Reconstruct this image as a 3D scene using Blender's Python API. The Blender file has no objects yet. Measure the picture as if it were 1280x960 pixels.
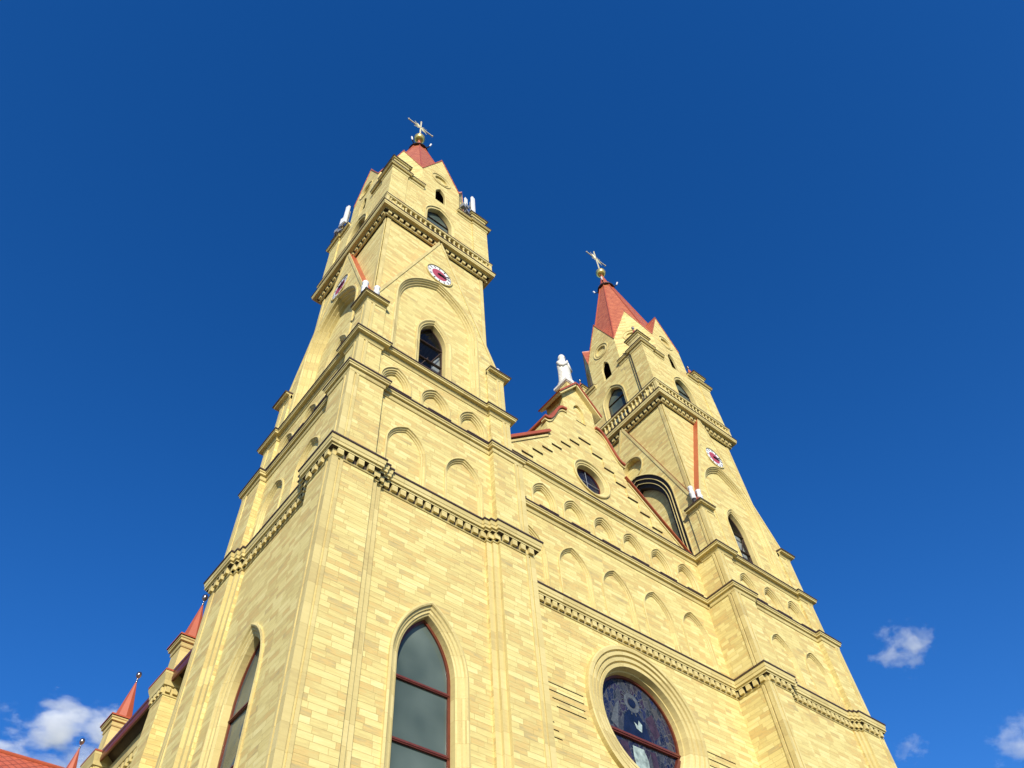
import bpy, bmesh, math, random
from mathutils import Vector, Matrix
from mathutils.geometry import tessellate_polygon
random.seed(4)
R = math.radians
SC = bpy.context.scene
COL = SC.collection

# ------------------------------------------------------------------ camera
cam_d = bpy.data.cameras.new('camera')
cam = bpy.data.objects.new('camera', cam_d); COL.objects.link(cam)
SC.camera = cam
cam_d.sensor_fit = 'HORIZONTAL'; cam_d.sensor_width = 36.0
cam_d.lens = 36.0 * 987.579 / 1280.0
cam_d.clip_start = 0.05; cam_d.clip_end = 20000
rows = ((0.77659368, -0.62715178, -0.05985739), (0.48558972, 0.65640373, -0.57735324), (0.40137873, 0.41930274, 0.81429744))
m = Matrix(((rows[0][0], -rows[1][0], -rows[2][0]), (rows[0][1], -rows[1][1], -rows[2][1]), (rows[0][2], -rows[1][2], -rows[2][2]))).to_4x4()
m.translation = (-19.44617, -17.76159, -1.50098)
cam.matrix_world = m
SC.cycles.volume_bounces = 6; SC.cycles.max_bounces = 12
SC.render.resolution_x = 1024; SC.render.resolution_y = 768

# ------------------------------------------------------------------ sky and sun
SUN_EL, SUN_AZ = 25.0, 213.0        # compass degrees, 180 = straight at the facade, more = from the left
world = bpy.data.worlds.new('World'); SC.world = world; world.use_nodes = True
wn = world.node_tree.nodes; wl = world.node_tree.links; wn.clear()
sky = wn.new('ShaderNodeTexSky'); sky.sky_type = 'NISHITA'; sky.sun_disc = False
sky.sun_elevation = R(SUN_EL); sky.sun_rotation = R(SUN_AZ)
sky.altitude = 600; sky.air_density = 1.0; sky.dust_density = 0.3; sky.ozone_density = 4.0
hs = wn.new('ShaderNodeHueSaturation'); hs.inputs['Saturation'].default_value = 1.285; hs.inputs['Hue'].default_value = 0.512
bg = wn.new('ShaderNodeBackground'); bg.inputs['Strength'].default_value = 0.135
wo = wn.new('ShaderNodeOutputWorld')
wl.new(sky.outputs[0], hs.inputs['Color']); wl.new(hs.outputs[0], bg.inputs[0]); wl.new(bg.outputs[0], wo.inputs[0])
sd = bpy.data.lights.new('sun', 'SUN'); sd.energy = 4.1; sd.angle = R(0.5); sd.color = (1.0, 0.93, 0.78)
sun = bpy.data.objects.new('sun', sd); COL.objects.link(sun)
sv = Vector((math.sin(R(SUN_AZ)) * math.cos(R(SUN_EL)), math.cos(R(SUN_AZ)) * math.cos(R(SUN_EL)), math.sin(R(SUN_EL))))
sun.rotation_euler = sv.to_track_quat('Z', 'Y').to_euler(); sun.location = (-40, -60, 60)
SC.view_settings.view_transform = 'Standard'; SC.view_settings.look = 'None'
SC.view_settings.exposure = 0.46; SC.view_settings.gamma = 1.0

# ------------------------------------------------------------------ materials
def new_mat(name):
    ma = bpy.data.materials.new(name); ma.use_nodes = True
    nt = ma.node_tree; bs = nt.nodes['Principled BSDF']
    return ma, nt, bs
def simple(name, col, rough=0.6, metal=0.0, noise=0.12, scale=6.0, bump=0.0):
    ma, nt, bs = new_mat(name); n = nt.nodes; l = nt.links
    g = n.new('ShaderNodeNewGeometry'); t = n.new('ShaderNodeTexNoise'); t.inputs['Scale'].default_value = scale; t.inputs['Detail'].default_value = 5
    l.new(g.outputs['Position'], t.inputs['Vector'])
    r = n.new('ShaderNodeValToRGB')
    r.color_ramp.elements[0].position = 0.3; r.color_ramp.elements[1].position = 0.7
    r.color_ramp.elements[0].color = tuple(c * (1 - noise) for c in col) + (1,)
    r.color_ramp.elements[1].color = tuple(min(1, c * (1 + noise)) for c in col) + (1,)
    l.new(t.outputs['Fac'], r.inputs[0]); l.new(r.outputs[0], bs.inputs['Base Color'])
    bs.inputs['Roughness'].default_value = rough; bs.inputs['Metallic'].default_value = metal
    if bump:
        b = n.new('ShaderNodeBump'); b.inputs['Strength'].default_value = 1; b.inputs['Distance'].default_value = bump
        l.new(t.outputs['Fac'], b.inputs['Height']); l.new(b.outputs[0], bs.inputs['Normal'])
    return ma
def mth(nt, op, a, b=None, c=None):
    x = nt.nodes.new('ShaderNodeMath'); x.operation = op
    for i, v in enumerate((a, b, c)):
        if v is None: continue
        if isinstance(v, (int, float)): x.inputs[i].default_value = v
        else: nt.links.new(v, x.inputs[i])
    return x.outputs[0]
def stone_mat(name, ramp, bw=0.56, rh=0.165, bump=0.012, vein=0.42):
    """coursed sawn limestone: coordinates run along each face, whichever way it points"""
    ma, nt, bs = new_mat(name); n = nt.nodes; l = nt.links
    g = n.new('ShaderNodeNewGeometry')
    cr = n.new('ShaderNodeVectorMath'); cr.operation = 'CROSS_PRODUCT'; cr.inputs[0].default_value = (0, 0, 1); l.new(g.outputs['True Normal'], cr.inputs[1])
    no = n.new('ShaderNodeVectorMath'); no.operation = 'NORMALIZE'; l.new(cr.outputs[0], no.inputs[0])
    dt = n.new('ShaderNodeVectorMath'); dt.operation = 'DOT_PRODUCT'; l.new(no.outputs[0], dt.inputs[0]); l.new(g.outputs['Position'], dt.inputs[1])
    sp = n.new('ShaderNodeSeparateXYZ'); l.new(g.outputs['Position'], sp.inputs[0])
    row = mth(nt, 'FLOOR', mth(nt, 'DIVIDE', sp.outputs[2], rh))
    wr = n.new('ShaderNodeTexWhiteNoise'); wr.noise_dimensions = '1D'; l.new(row, wr.inputs['W'])
    wv = n.new('ShaderNodeCombineXYZ'); l.new(mth(nt, 'MULTIPLY', dt.outputs['Value'], 1.1), wv.inputs[0]); l.new(mth(nt, 'MULTIPLY', row, 7.31), wv.inputs[1])
    wq = n.new('ShaderNodeTexNoise'); wq.inputs['Scale'].default_value = 1; wq.inputs['Detail'].default_value = 0; l.new(wv.outputs[0], wq.inputs['Vector'])
    u = mth(nt, 'ADD', dt.outputs['Value'], mth(nt, 'ADD', mth(nt, 'MULTIPLY', wr.outputs['Value'], 3.0), mth(nt, 'MULTIPLY', wq.outputs['Fac'], 0.9)))
    cb = n.new('ShaderNodeCombineXYZ'); l.new(u, cb.inputs[0]); l.new(sp.outputs[2], cb.inputs[1])
    br = n.new('ShaderNodeTexBrick'); l.new(cb.outputs[0], br.inputs['Vector'])
    br.offset = 0.0; br.squash = 1.0; br.squash_frequency = 2; br.offset_frequency = 2
    br.inputs['Color1'].default_value = (0, 0, 0, 1); br.inputs['Color2'].default_value = (1, 1, 1, 1); br.inputs['Mortar'].default_value = (.5, .5, .5, 1)
    br.inputs['Scale'].default_value = 1; br.inputs['Brick Width'].default_value = bw; br.inputs['Row Height'].default_value = rh
    br.inputs['Mortar Size'].default_value = 0.004; br.inputs['Mortar Smooth'].default_value = 0.3; br.inputs['Bias'].default_value = 0
    # travertine veins stretched along the course, shifted per block
    cv = n.new('ShaderNodeCombineXYZ')
    l.new(mth(nt, 'ADD', mth(nt, 'MULTIPLY', dt.outputs['Value'], 1.3), mth(nt, 'MULTIPLY', br.outputs['Color'], 37.0)), cv.inputs[0])
    l.new(mth(nt, 'MULTIPLY', sp.outputs[2], 9.0), cv.inputs[1]); l.new(mth(nt, 'MULTIPLY', br.outputs['Color'], 11.0), cv.inputs[2])
    vn = n.new('ShaderNodeTexNoise'); vn.inputs['Scale'].default_value = 1.5; vn.inputs['Detail'].default_value = 7; vn.inputs['Roughness'].default_value = 0.65
    l.new(cv.outputs[0], vn.inputs['Vector'])
    ln = n.new('ShaderNodeTexNoise'); ln.inputs['Scale'].default_value = 0.6; ln.inputs['Detail'].default_value = 7; ln.inputs['Roughness'].default_value = 0.7; l.new(g.outputs['Position'], ln.inputs['Vector'])
    fac = mth(nt, 'ADD', mth(nt, 'MULTIPLY', br.outputs['Color'], 0.54), mth(nt, 'ADD', mth(nt, 'MULTIPLY', mth(nt, 'SUBTRACT', vn.outputs['Fac'], 0.5), vein * 2), mth(nt, 'MULTIPLY', ln.outputs['Fac'], 0.48)))
    rp = n.new('ShaderNodeValToRGB'); l.new(fac, rp.inputs[0])
    e = rp.color_ramp.elements
    while len(e) < len(ramp): e.new(0.5)
    for i, (p, c) in enumerate(ramp): e[i].position = p; e[i].color = c + (1,)
    mx = n.new('ShaderNodeMixRGB'); mx.blend_type = 'MULTIPLY'; mx.inputs[2].default_value = (0.80, 0.73, 0.62, 1)
    l.new(br.outputs['Fac'], mx.inputs[0]); l.new(rp.outputs[0], mx.inputs[1]); l.new(mx.outputs[0], bs.inputs['Base Color'])
    bs.inputs['Roughness'].default_value = 0.85
    h = mth(nt, 'ADD', mth(nt, 'ADD', mth(nt, 'MULTIPLY', vn.outputs['Fac'], 0.9), mth(nt, 'MULTIPLY', br.outputs['Color'], 0.35)), mth(nt, 'MULTIPLY', br.outputs['Fac'], -0.5))
    b = n.new('ShaderNodeBump'); b.inputs['Strength'].default_value = 1; b.inputs['Distance'].default_value = bump
    l.new(h, b.inputs['Height']); l.new(b.outputs[0], bs.inputs['Normal'])
    return ma
RAMP = [(0.03, (0.38, 0.30, 0.14)), (0.20, (0.48, 0.38, 0.16)), (0.31, (0.60, 0.425, 0.15)), (0.40, (0.56, 0.45, 0.175)), (0.53, (0.64, 0.525, 0.20)), (0.75, (0.70, 0.59, 0.245)), (1.0, (0.77, 0.67, 0.33))]
M = {}
M['stone'] = stone_mat('ashlar limestone', RAMP)
TR = [(0.1, (0.44, 0.34, 0.14)), (0.35, (0.54, 0.435, 0.175)), (0.65, (0.61, 0.50, 0.21)), (1.0, (0.68, 0.57, 0.27))]
M['trim'] = stone_mat('dressed limestone trim', TR, bw=1.1, rh=0.6, bump=0.004, vein=0.3)
M['flash'] = simple('brown sheet flashing', (0.055, 0.030, 0.022), 0.5, 0.0, 0.3)
M['red'] = simple('red painted sheet metal', (0.38, 0.085, 0.035), 0.45, 0.0, 0.10, 2.0)
M['frame'] = simple('red brown window frame', (0.13, 0.030, 0.016), 0.35, 0, 0.15)
M['dframe'] = simple('dark brown window frame', (0.06, 0.035, 0.022), 0.5, 0, 0.2)
M['dark'] = simple('dark interior', (0.012, 0.011, 0.010), 0.9)
M['pale'] = simple('pale window light panel', (0.62, 0.62, 0.58), 0.9)
M['gold'] = simple('gilded metal', (0.90, 0.66, 0.20), 0.25, 0.75, 0.08)
M['pgold'] = simple('pale gilded cross', (0.80, 0.72, 0.46), 0.35, 0.15, 0.05)
M['white'] = simple('white painted metal', (0.78, 0.78, 0.76), 0.4, 0, 0.04)
M['grey'] = simple('galvanised steel', (0.32, 0.33, 0.34), 0.5, 0.5, 0.15)
M['black'] = simple('black iron', (0.015, 0.014, 0.014), 0.5)
M['marble'] = simple('white statue paint', (0.66, 0.64, 0.58), 0.6, 0, 0.2, 7, 0.02)
M['crimson'] = simple('crimson enamel', (0.40, 0.06, 0.09), 0.5)
M['umber'] = simple('dark umber arch bands and dentil gap shade', (0.035, 0.022, 0.012), 0.7, 0, .3)  # arch bands are dark themselves; in dentil gaps this colour stands for shade
M['ball'] = simple('dark polished ball', (0.30, 0.24, 0.22), 0.2, 0.9)
def red_roof_mat():
    ma, nt, bs = new_mat('red seamed spire metal'); n = nt.nodes; l = nt.links
    g = n.new('ShaderNodeNewGeometry'); sp = n.new('ShaderNodeSeparateXYZ'); l.new(g.outputs['Position'], sp.inputs[0])
    fr = mth(nt, 'FRACT', mth(nt, 'MULTIPLY', sp.outputs[2], 3.2))
    ridge = mth(nt, 'LESS_THAN', fr, 0.16)
    t = n.new('ShaderNodeTexNoise'); t.inputs['Scale'].default_value = 3; l.new(g.outputs['Position'], t.inputs['Vector'])
    r = n.new('ShaderNodeValToRGB'); r.color_ramp.elements[0].color = (0.40, 0.10, 0.038, 1); r.color_ramp.elements[1].color = (0.55, 0.165, 0.065, 1)
    r.color_ramp.elements[0].position = .3; r.color_ramp.elements[1].position = .7
    l.new(t.outputs['Fac'], r.inputs[0])
    mx = n.new('ShaderNodeMixRGB'); mx.blend_type = 'MULTIPLY'; mx.inputs[2].default_value = (.6, .5, .5, 1); l.new(ridge, mx.inputs[0]); l.new(r.outputs[0], mx.inputs[1])
    l.new(mx.outputs[0], bs.inputs['Base Color']); bs.inputs['Roughness'].default_value = 0.42
    b = n.new('ShaderNodeBump'); b.inputs['Distance'].default_value = 0.05; l.new(ridge, b.inputs['Height']); l.new(b.outputs[0], bs.inputs['Normal'])
    return ma
M['spire'] = red_roof_mat()
def tile_mat():
    ma, nt, bs = new_mat('red diamond roof tiles'); n = nt.nodes; l = nt.links
    g = n.new('ShaderNodeNewGeometry'); mp = n.new('ShaderNodeMapping'); mp.inputs['Rotation'].default_value = (0, 0, 0)
    sp = n.new('ShaderNodeSeparateXYZ'); l.new(g.outputs['Position'], sp.inputs[0])
    u = sp.outputs[0]; v = mth(nt, 'MULTIPLY', sp.outputs[2], 1.3)
    a = mth(nt, 'ADD', u, v); b_ = mth(nt, 'SUBTRACT', u, v)
    fa = mth(nt, 'FRACT', mth(nt, 'MULTIPLY', a, 1.7)); fb = mth(nt, 'FRACT', mth(nt, 'MULTIPLY', b_, 1.7))
    ln = mth(nt, 'MAXIMUM', mth(nt, 'LESS_THAN', fa, .12), mth(nt, 'LESS_THAN', fb, .12))
    t = n.new('ShaderNodeTexNoise'); t.inputs['Scale'].default_value = 4; l.new(g.outputs['Position'], t.inputs['Vector'])
    r = n.new('ShaderNodeValToRGB'); r.color_ramp.elements[0].color = (0.36, 0.07, 0.03, 1); r.color_ramp.elements[1].color = (0.62, 0.16, 0.08, 1)
    l.new(t.outputs['Fac'], r.inputs[0])
    mx = n.new('ShaderNodeMixRGB'); mx.blend_type = 'MULTIPLY'; mx.inputs[2].default_value = (.45, .4, .4, 1); l.new(ln, mx.inputs[0]); l.new(r.outputs[0], mx.inputs[1])
    l.new(mx.outputs[0], bs.inputs['Base Color']); bs.inputs['Roughness'].default_value = 0.5
    b = n.new('ShaderNodeBump'); b.inputs['Distance'].default_value = 0.05; l.new(ln, b.inputs['Height']); b.invert = True; l.new(b.outputs[0], bs.inputs['Normal'])
    return ma
M['tile'] = tile_mat()
def glass_mat(name, c1, c2, rough=0.08, trans=0.0, spec=0.6):
    ma, nt, bs = new_mat(name); n = nt.nodes; l = nt.links
    g = n.new('ShaderNodeNewGeometry'); t = n.new('ShaderNodeTexNoise'); t.inputs['Scale'].default_value = 0.7; t.inputs['Detail'].default_value = 1.5
    l.new(g.outputs['Position'], t.inputs['Vector'])
    r = n.new('ShaderNodeValToRGB'); r.color_ramp.elements[0].position = .35; r.color_ramp.elements[1].position = .75
    r.color_ramp.elements[0].color = c1 + (1,); r.color_ramp.elements[1].color = c2 + (1,)
    l.new(t.outputs['Fac'], r.inputs[0]); l.new(r.outputs[0], bs.inputs['Base Color'])
    bs.inputs['Roughness'].default_value = rough; bs.inputs['Specular IOR Level'].default_value = spec
    t2 = n.new('ShaderNodeTexNoise'); t2.inputs['Scale'].default_value = 1.6; l.new(g.outputs['Position'], t2.inputs['Vector'])
    b = n.new('ShaderNodeBump'); b.inputs['Distance'].default_value = 0.02; l.new(t2.outputs['Fac'], b.inputs['Height']); l.new(b.outputs[0], bs.inputs['Normal'])
    if trans:
        tr = n.new('ShaderNodeBsdfTransparent'); tr.inputs[0].default_value = (.8, .85, .88, 1); mx = n.new('ShaderNodeMixShader'); mx.inputs[0].default_value = trans
        l.new(bs.outputs[0], mx.inputs[1]); l.new(tr.outputs[0], mx.inputs[2]); l.new(mx.outputs[0], n['Material Output'].inputs[0])
    return ma
M['glass'] = glass_mat('grey green window glass', (0.05, 0.072, 0.064), (0.13, 0.165, 0.145), 0.10, 0, .28)
M['cglass'] = glass_mat('clear belfry glass', (0.01, 0.012, 0.014), (0.02, 0.022, 0.025), 0.04, 0.7)
def stained_mat():
    ma, nt, bs = new_mat('dark leaded stained glass'); n = nt.nodes; l = nt.links
    g = n.new('ShaderNodeNewGeometry'); v = n.new('ShaderNodeTexVoronoi'); v.feature = 'F1'; v.inputs['Scale'].default_value = 3.2
    mp = n.new('ShaderNodeMapping'); mp.inputs['Scale'].default_value = (1.6, 1.6, 0.8); l.new(g.outputs['Position'], mp.inputs[0]); l.new(mp.outputs[0], v.inputs['Vector'])
    ve = n.new('ShaderNodeTexVoronoi'); ve.feature = 'DISTANCE_TO_EDGE'; ve.inputs['Scale'].default_value = 3.2; l.new(mp.outputs[0], ve.inputs['Vector'])
    sx = n.new('ShaderNodeSeparateColor'); l.new(v.outputs['Color'], sx.inputs[0])
    r = n.new('ShaderNodeValToRGB'); e = r.color_ramp.elements
    cols = [(0, (.006, .010, .035)), (.3, (.010, .02, .07)), (.5, (.03, .018, .04)), (.7, (.012, .02, .035)), (.9, (.05, .055, .07)), (1, (.02, .03, .07))]
    while len(e) < len(cols): e.new(.5)
    for i, (p, c) in enumerate(cols): e[i].position = p; e[i].color = c + (1,)
    l.new(sx.outputs[0], r.inputs[0])
    vf = n.new('ShaderNodeTexVoronoi'); vf.feature = 'DISTANCE_TO_EDGE'; vf.inputs['Scale'].default_value = 7.5; l.new(mp.outputs[0], vf.inputs['Vector'])
    ld = mth(nt, 'MAXIMUM', mth(nt, 'LESS_THAN', ve.outputs['Distance'], 0.03), mth(nt, 'LESS_THAN', vf.outputs['Distance'], 0.03))
    mx = n.new('ShaderNodeMixRGB'); mx.inputs[2].default_value = (.075, .08, .09, 1); l.new(ld, mx.inputs[0]); l.new(r.outputs[0], mx.inputs[1])
    l.new(mx.outputs[0], bs.inputs['Base Color']); bs.inputs['Roughness'].default_value = 0.18; bs.inputs['Specular IOR Level'].default_value = 0.15
    return ma
M['stained'] = stained_mat()
M['halo'] = simple('pale leaded halo glass', (0.085, 0.095, 0.10), 0.3, 0, .4, 12)
M['robe'] = simple('pale green robe glass', (0.30, 0.37, 0.34), 0.25, 0, .45, 5)
M['robedark'] = simple('blue robe glass', (0.008, 0.012, 0.032), 0.25, 0, .4, 3)
M['plum'] = simple('plum robe glass', (0.045, 0.025, 0.035), 0.25, 0, .4, 4)

# ------------------------------------------------------------------ mesh helpers
class MB:
    def __init__(s): s.v = []; s.f = []; s.m = []
    def add(s, vs, fs, mi=0):
        o = len(s.v); s.v += [tuple(v) for v in vs]
        for f in fs: s.f.append([i + o for i in f]); s.m.append(mi)
    def quad(s, a, b, c, d, mi=0): s.add([a, b, c, d], [(0, 1, 2, 3)], mi)
    def box(s, fr, s0, s1, d0, d1, z0, z1, mi=0):
        v = [fr(a, b, c) for c in (z0, z1) for b in (d0, d1) for a in (s0, s1)]
        s.add(v, [(0, 1, 3, 2), (4, 5, 7, 6), (0, 1, 5, 4), (2, 3, 7, 6), (0, 2, 6, 4), (1, 3, 7, 5)], mi)
    def rings(s, rs, closed=True, mi=0, mats=None):
        n = len(rs[0]); vs = [p for r in rs for p in r]
        o = len(s.v); s.v += [tuple(v) for v in vs]
        for i in range(len(rs) - 1):
            for j in range(n if closed else n - 1):
                k = (j + 1) % n
                s.f.append([o + i * n + j, o + i * n + k, o + (i + 1) * n + k, o + (i + 1) * n + j]); s.m.append(mats[i] if mats else mi)
    def poly(s, loops, mi=0):   # planar polygon with holes, loops of 3D points
        t = tessellate_polygon([[Vector(p) for p in lp] for lp in loops])
        s.add([p for lp in loops for p in lp], t, mi)
    def lathe(s, c, prof, n=16, axis=None, mi=0):
        rs = []
        for r, h in prof:
            rs.append([(c[0] + r * math.cos(2 * math.pi * k / n), c[1] + r * math.sin(2 * math.pi * k / n), c[2] + h) for k in range(n)])
        s.rings(rs, True, mi)
    def tube(s, a, b, r, n=8, r2=None, mi=0):
        a = Vector(a); b = Vector(b); d = (b - a).normalized(); u = d.orthogonal().normalized(); w = d.cross(u)
        r2 = r if r2 is None else r2; rs = []
        for p, q in ((a, 0), (a, r), (b, r2), (b, 0)):
            rs.append([p + (u * math.cos(2 * math.pi * k / n) + w * math.sin(2 * math.pi * k / n)) * max(q, 1e-4) for k in range(n)])
        s.rings(rs, True, mi)
    def build(s, name, mats, parent=None, smooth=False):
        me = bpy.data.meshes.new(name); me.from_pydata(s.v, [], s.f)
        for mm in (mats if isinstance(mats, (list, tuple)) else [mats]): me.materials.append(M[mm])
        for p, i in zip(me.polygons, s.m): p.material_index = i; p.use_smooth = smooth
        bm = bmesh.new(); bm.from_mesh(me); bmesh.ops.remove_doubles(bm, verts=bm.verts, dist=0.0004)
        bmesh.ops.recalc_face_normals(bm, faces=bm.faces); bm.to_mesh(me); bm.free()
        o = bpy.data.objects.new(name, me); COL.objects.link(o)
        if parent: o.parent = parent
        return o
def frame(cx, cy, nx, ny):
    tx, ty = -ny, nx
    return lambda s, d, z: (cx + s * tx + d * nx, cy + s * ty + d * ny, z)
def copy_obj(o, parent, loc=None):
    c = o.copy(); COL.objects.link(c); c.parent = parent
    if loc is not None: c.location = loc
    return c
def tag(o, label, cat, group=None, kind=None):
    o['label'] = label; o['category'] = cat
    if group: o['group'] = group
    if kind: o['kind'] = kind
    return o
def empty(name, loc=(0, 0, 0)):
    o = bpy.data.objects.new(name, None); COL.objects.link(o); o.location = loc; return o

# 2D outlines (s, z)
def arch(w, z0, zs, za, s0=0.0, n=14):
    h = za - zs; Rr = (w * w + h * h) / (2 * w); c = w - Rr
    a1 = math.atan2(h, -c) if c < 0 else math.atan2(h, -c)
    pts = [(s0 - w, z0)]
    right = []
    for i in range(n + 1):
        a = a1 * i / n; right.append((c + Rr * math.cos(a), zs + Rr * math.sin(a)))
    left = [(-x, z) for x, z in right]
    pts += [(s0 + x, z) for x, z in left] + [(s0 + x, z) for x, z in right[::-1][1:]] + [(s0 + w, z0)]
    return pts
def circ(r, zc, s0=0.0, n=48): return [(s0 - r * math.cos(2 * math.pi * k / n), zc + r * math.sin(2 * math.pi * k / n)) for k in range(n)]
def arch_ins(w, z0, zs, za, s0=0.0, zb=0.0):
    return lambda i: arch(w - i, z0 + (i * zb), zs, za - i * 1.12, s0)
def circ_ins(r, zc, s0=0.0, n=48): return lambda i: circ(r - i, zc, s0, n)
def opening(mb, fr, ins, prof, d0, mi=0, fill=None, closed=True):
    """mouldings round an opening: prof = [(inset, depth relative to the wall face)]"""
    rs = [[fr(x, d0 + dd, z) for x, z in ins(i)] for i, dd in prof]
    mb.rings(rs, closed, mi)
    if fill is not None: mb.poly([rs[-1]], fill)
def panel(mb, fr, outline, holes, d, depth=0.5, inner=1.0, mi=0):
    o = [fr(x, d, z) for x, z in outline]; hs_ = [[fr(x, d, z) for x, z in h] for h in holes]
    mb.poly([o] + hs_, mi)
    ob = [fr(x * inner, d - depth, z) for x, z in outline]
    mb.rings([o, ob], True, mi)

def offset(poly, p):
    n = len(poly); out = []
    for i in range(n):
        a = Vector(poly[i - 1]); b = Vector(poly[i]); c = Vector(poly[(i + 1) % n])
        e1 = (b - a).normalized(); e2 = (c - b).normalized()
        n1 = Vector((e1.y, -e1.x)); n2 = Vector((e2.y, -e2.x))
        k = 1 + n1.dot(n2)
        q = b + (n1 + n2) * (p / max(k, 0.2)); out.append((q.x, q.y))
    return out
def sweep(mb, poly, prof, mi=0, mats=None):
    rs = []
    for p, z in prof:
        q = offset(poly, p); rs.append([(x, y, z) for x, y in q])
    mb.rings(rs, True, mi, mats)
def area(poly): return sum(poly[i - 1][0] * poly[i][1] - poly[i][0] * poly[i - 1][1] for i in range(len(poly))) / 2
def ccw(poly): return poly if area(poly) > 0 else poly[::-1]
DIRS = [(0, -1), (1, 0), (0, 1), (-1, 0)]       # front, right, back, left
def tower_plan(cx, cy, H, steps):
    """steps: [(s, d)...] from the corner towards the middle, e.g. [(2.36, 3.75), (2.36, 3.46)]"""
    side = [(-H, H)] + [(-s, d) for s, d in steps] + [(s, d) for s, d in steps[::-1]]
    pts = []
    for nx, ny in DIRS:
        fr = frame(cx, cy, nx, ny)
        pts += [fr(s, d, 0)[:2] for s, d in side]
    return ccw(pts)
def pier_plan(cx, cy, k, H, steps, strip=True):
    """corner pier k as a closed plan; follows the steps and carries slim corner rolls"""
    nx, ny = DIRS[k]; fr = frame(cx, cy, nx, ny); e = steps[-1][0]
    path = [(-e, steps[-1][1] - .2)] + [(-s, d) for s, d in steps[::-1][1:]]
    if strip: path += [(-H + .34, H), (-H + .34, H + .035), (-H + .24, H + .035), (-H + .24, H - .004), (-H + .17, H - .004), (-H + .17, H + .03), (-H - 0.03, H + .03)]
    else: path += [(-H, H)]
    mir = [(-b, -a) for a, b in path[:-1]][::-1]      # mirror about the corner diagonal
    return ccw([fr(s, d, 0)[:2] for s, d in path + mir] + [fr(-e, e, 0)[:2]])
def prism(mb, plan, z0, z1, mi=0, cap=True, slim=None):
    mb.rings([[(x, y, z0) for x, y in plan], [(x, y, z1) for x, y in plan]], True, mi)
    if slim is not None:        # narrow rolls and steps are dressed stone
        n = len(plan)
        for j in range(n):
            a, b = plan[j], plan[(j + 1) % n]
            if math.hypot(a[0] - b[0], a[1] - b[1]) < .25: mb.m[len(mb.m) - n + j] = slim
    if cap: mb.poly([[(x, y, z1) for x, y in plan]], mi)
def dentils(mb, poly, p0, p1, z0, z1, pitch=0.31, w=0.17, mi=0, clear=0.02):
    q = offset(poly, p0)
    n = len(q)
    for i in range(n):
        a = Vector(q[i]); b = Vector(q[(i + 1) % n]); L = (b - a).length
        if L < 0.02: continue
        t = (b - a) / L; nr = Vector((t.y, -t.x)); k = max(1, int(round(L / pitch))); st = L / k
        ww = w if L > .28 else L + .02
        for j in range(k):
            c = a + t * (st * (j + .5)); u = t * (ww / 2); o = nr * (p1 - p0)
            pts = [c - u - nr * .02, c + u - nr * .02, c + u + o, c - u + o]
            v = [(x, y, z) for z in (z0, z1) for x, y in pts]
            mb.add(v, [(0, 1, 2, 3), (0, 1, 5, 4), (1, 2, 6, 5), (2, 3, 7, 6), (3, 0, 4, 7)], mi)

GROUND = -3.1
D = 9.631
church = empty('church', (0, 0, GROUND))
tag(church, 'yellow limestone church with two clock towers, red spires and a curved gable between them', 'church')
CH = Matrix.Translation((0, 0, -GROUND))
def P(mb, name, mats, parent=None, smooth=False):
    o = mb.build(name, mats, parent or church, smooth)
    if parent is None: o.location = (0, 0, -GROUND)
    return o

# cornice profiles: (projection, z below top)
def prof_dentil(t, p):     # t = top
    return [(-.05, t - .72), (.03, t - .70), (.05, t - .66), (.012, t - .62), (.012, t - .40), (.15, t - .40), (.15, t - .345), (.165, t - .33), (p - .05, t - .325), (p - .05, t - .22), (p - .03, t - .20), (p - .015, t - .10), (p - .01, t - .075), (p - .01, t - .04)]
def prof_plain(t, p, h=0.42):
    return [(-.05, t - h), (.03, t - h + .01), (.05, t - h + .05), (.04, t - h + .09), (p * .28, t - h + .13), (p * .30, t - h + .20), (p - .045, t - h + .205), (p - .045, t - h + .28), (p - .015, t - h + .30), (p - .01, t - .08), (p - .01, t - .04)]
def prof_flash(t, p, s=-.3): return [(p - .06, t - .055), (p + .02, t - .055), (p + .02, t + .004), (s, t + .07)]
def cornice(plan, t, p, dent=False, h=0.42, flash='flash', name='cornice'):
    mb = MB(); prf = prof_dentil(t, p) if dent else prof_plain(t, p, h)
    sweep(mb, plan, prf, 0, [2 if dent and i in (3, 4) else 0 for i in range(len(prf) - 1)])  # umber behind and above the teeth paints in the gap shade
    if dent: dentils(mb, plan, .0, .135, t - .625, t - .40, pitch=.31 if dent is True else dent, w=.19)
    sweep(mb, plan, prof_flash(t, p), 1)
    return P(mb, name, ['trim', flash, 'umber'] if dent else ['trim', flash])

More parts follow.
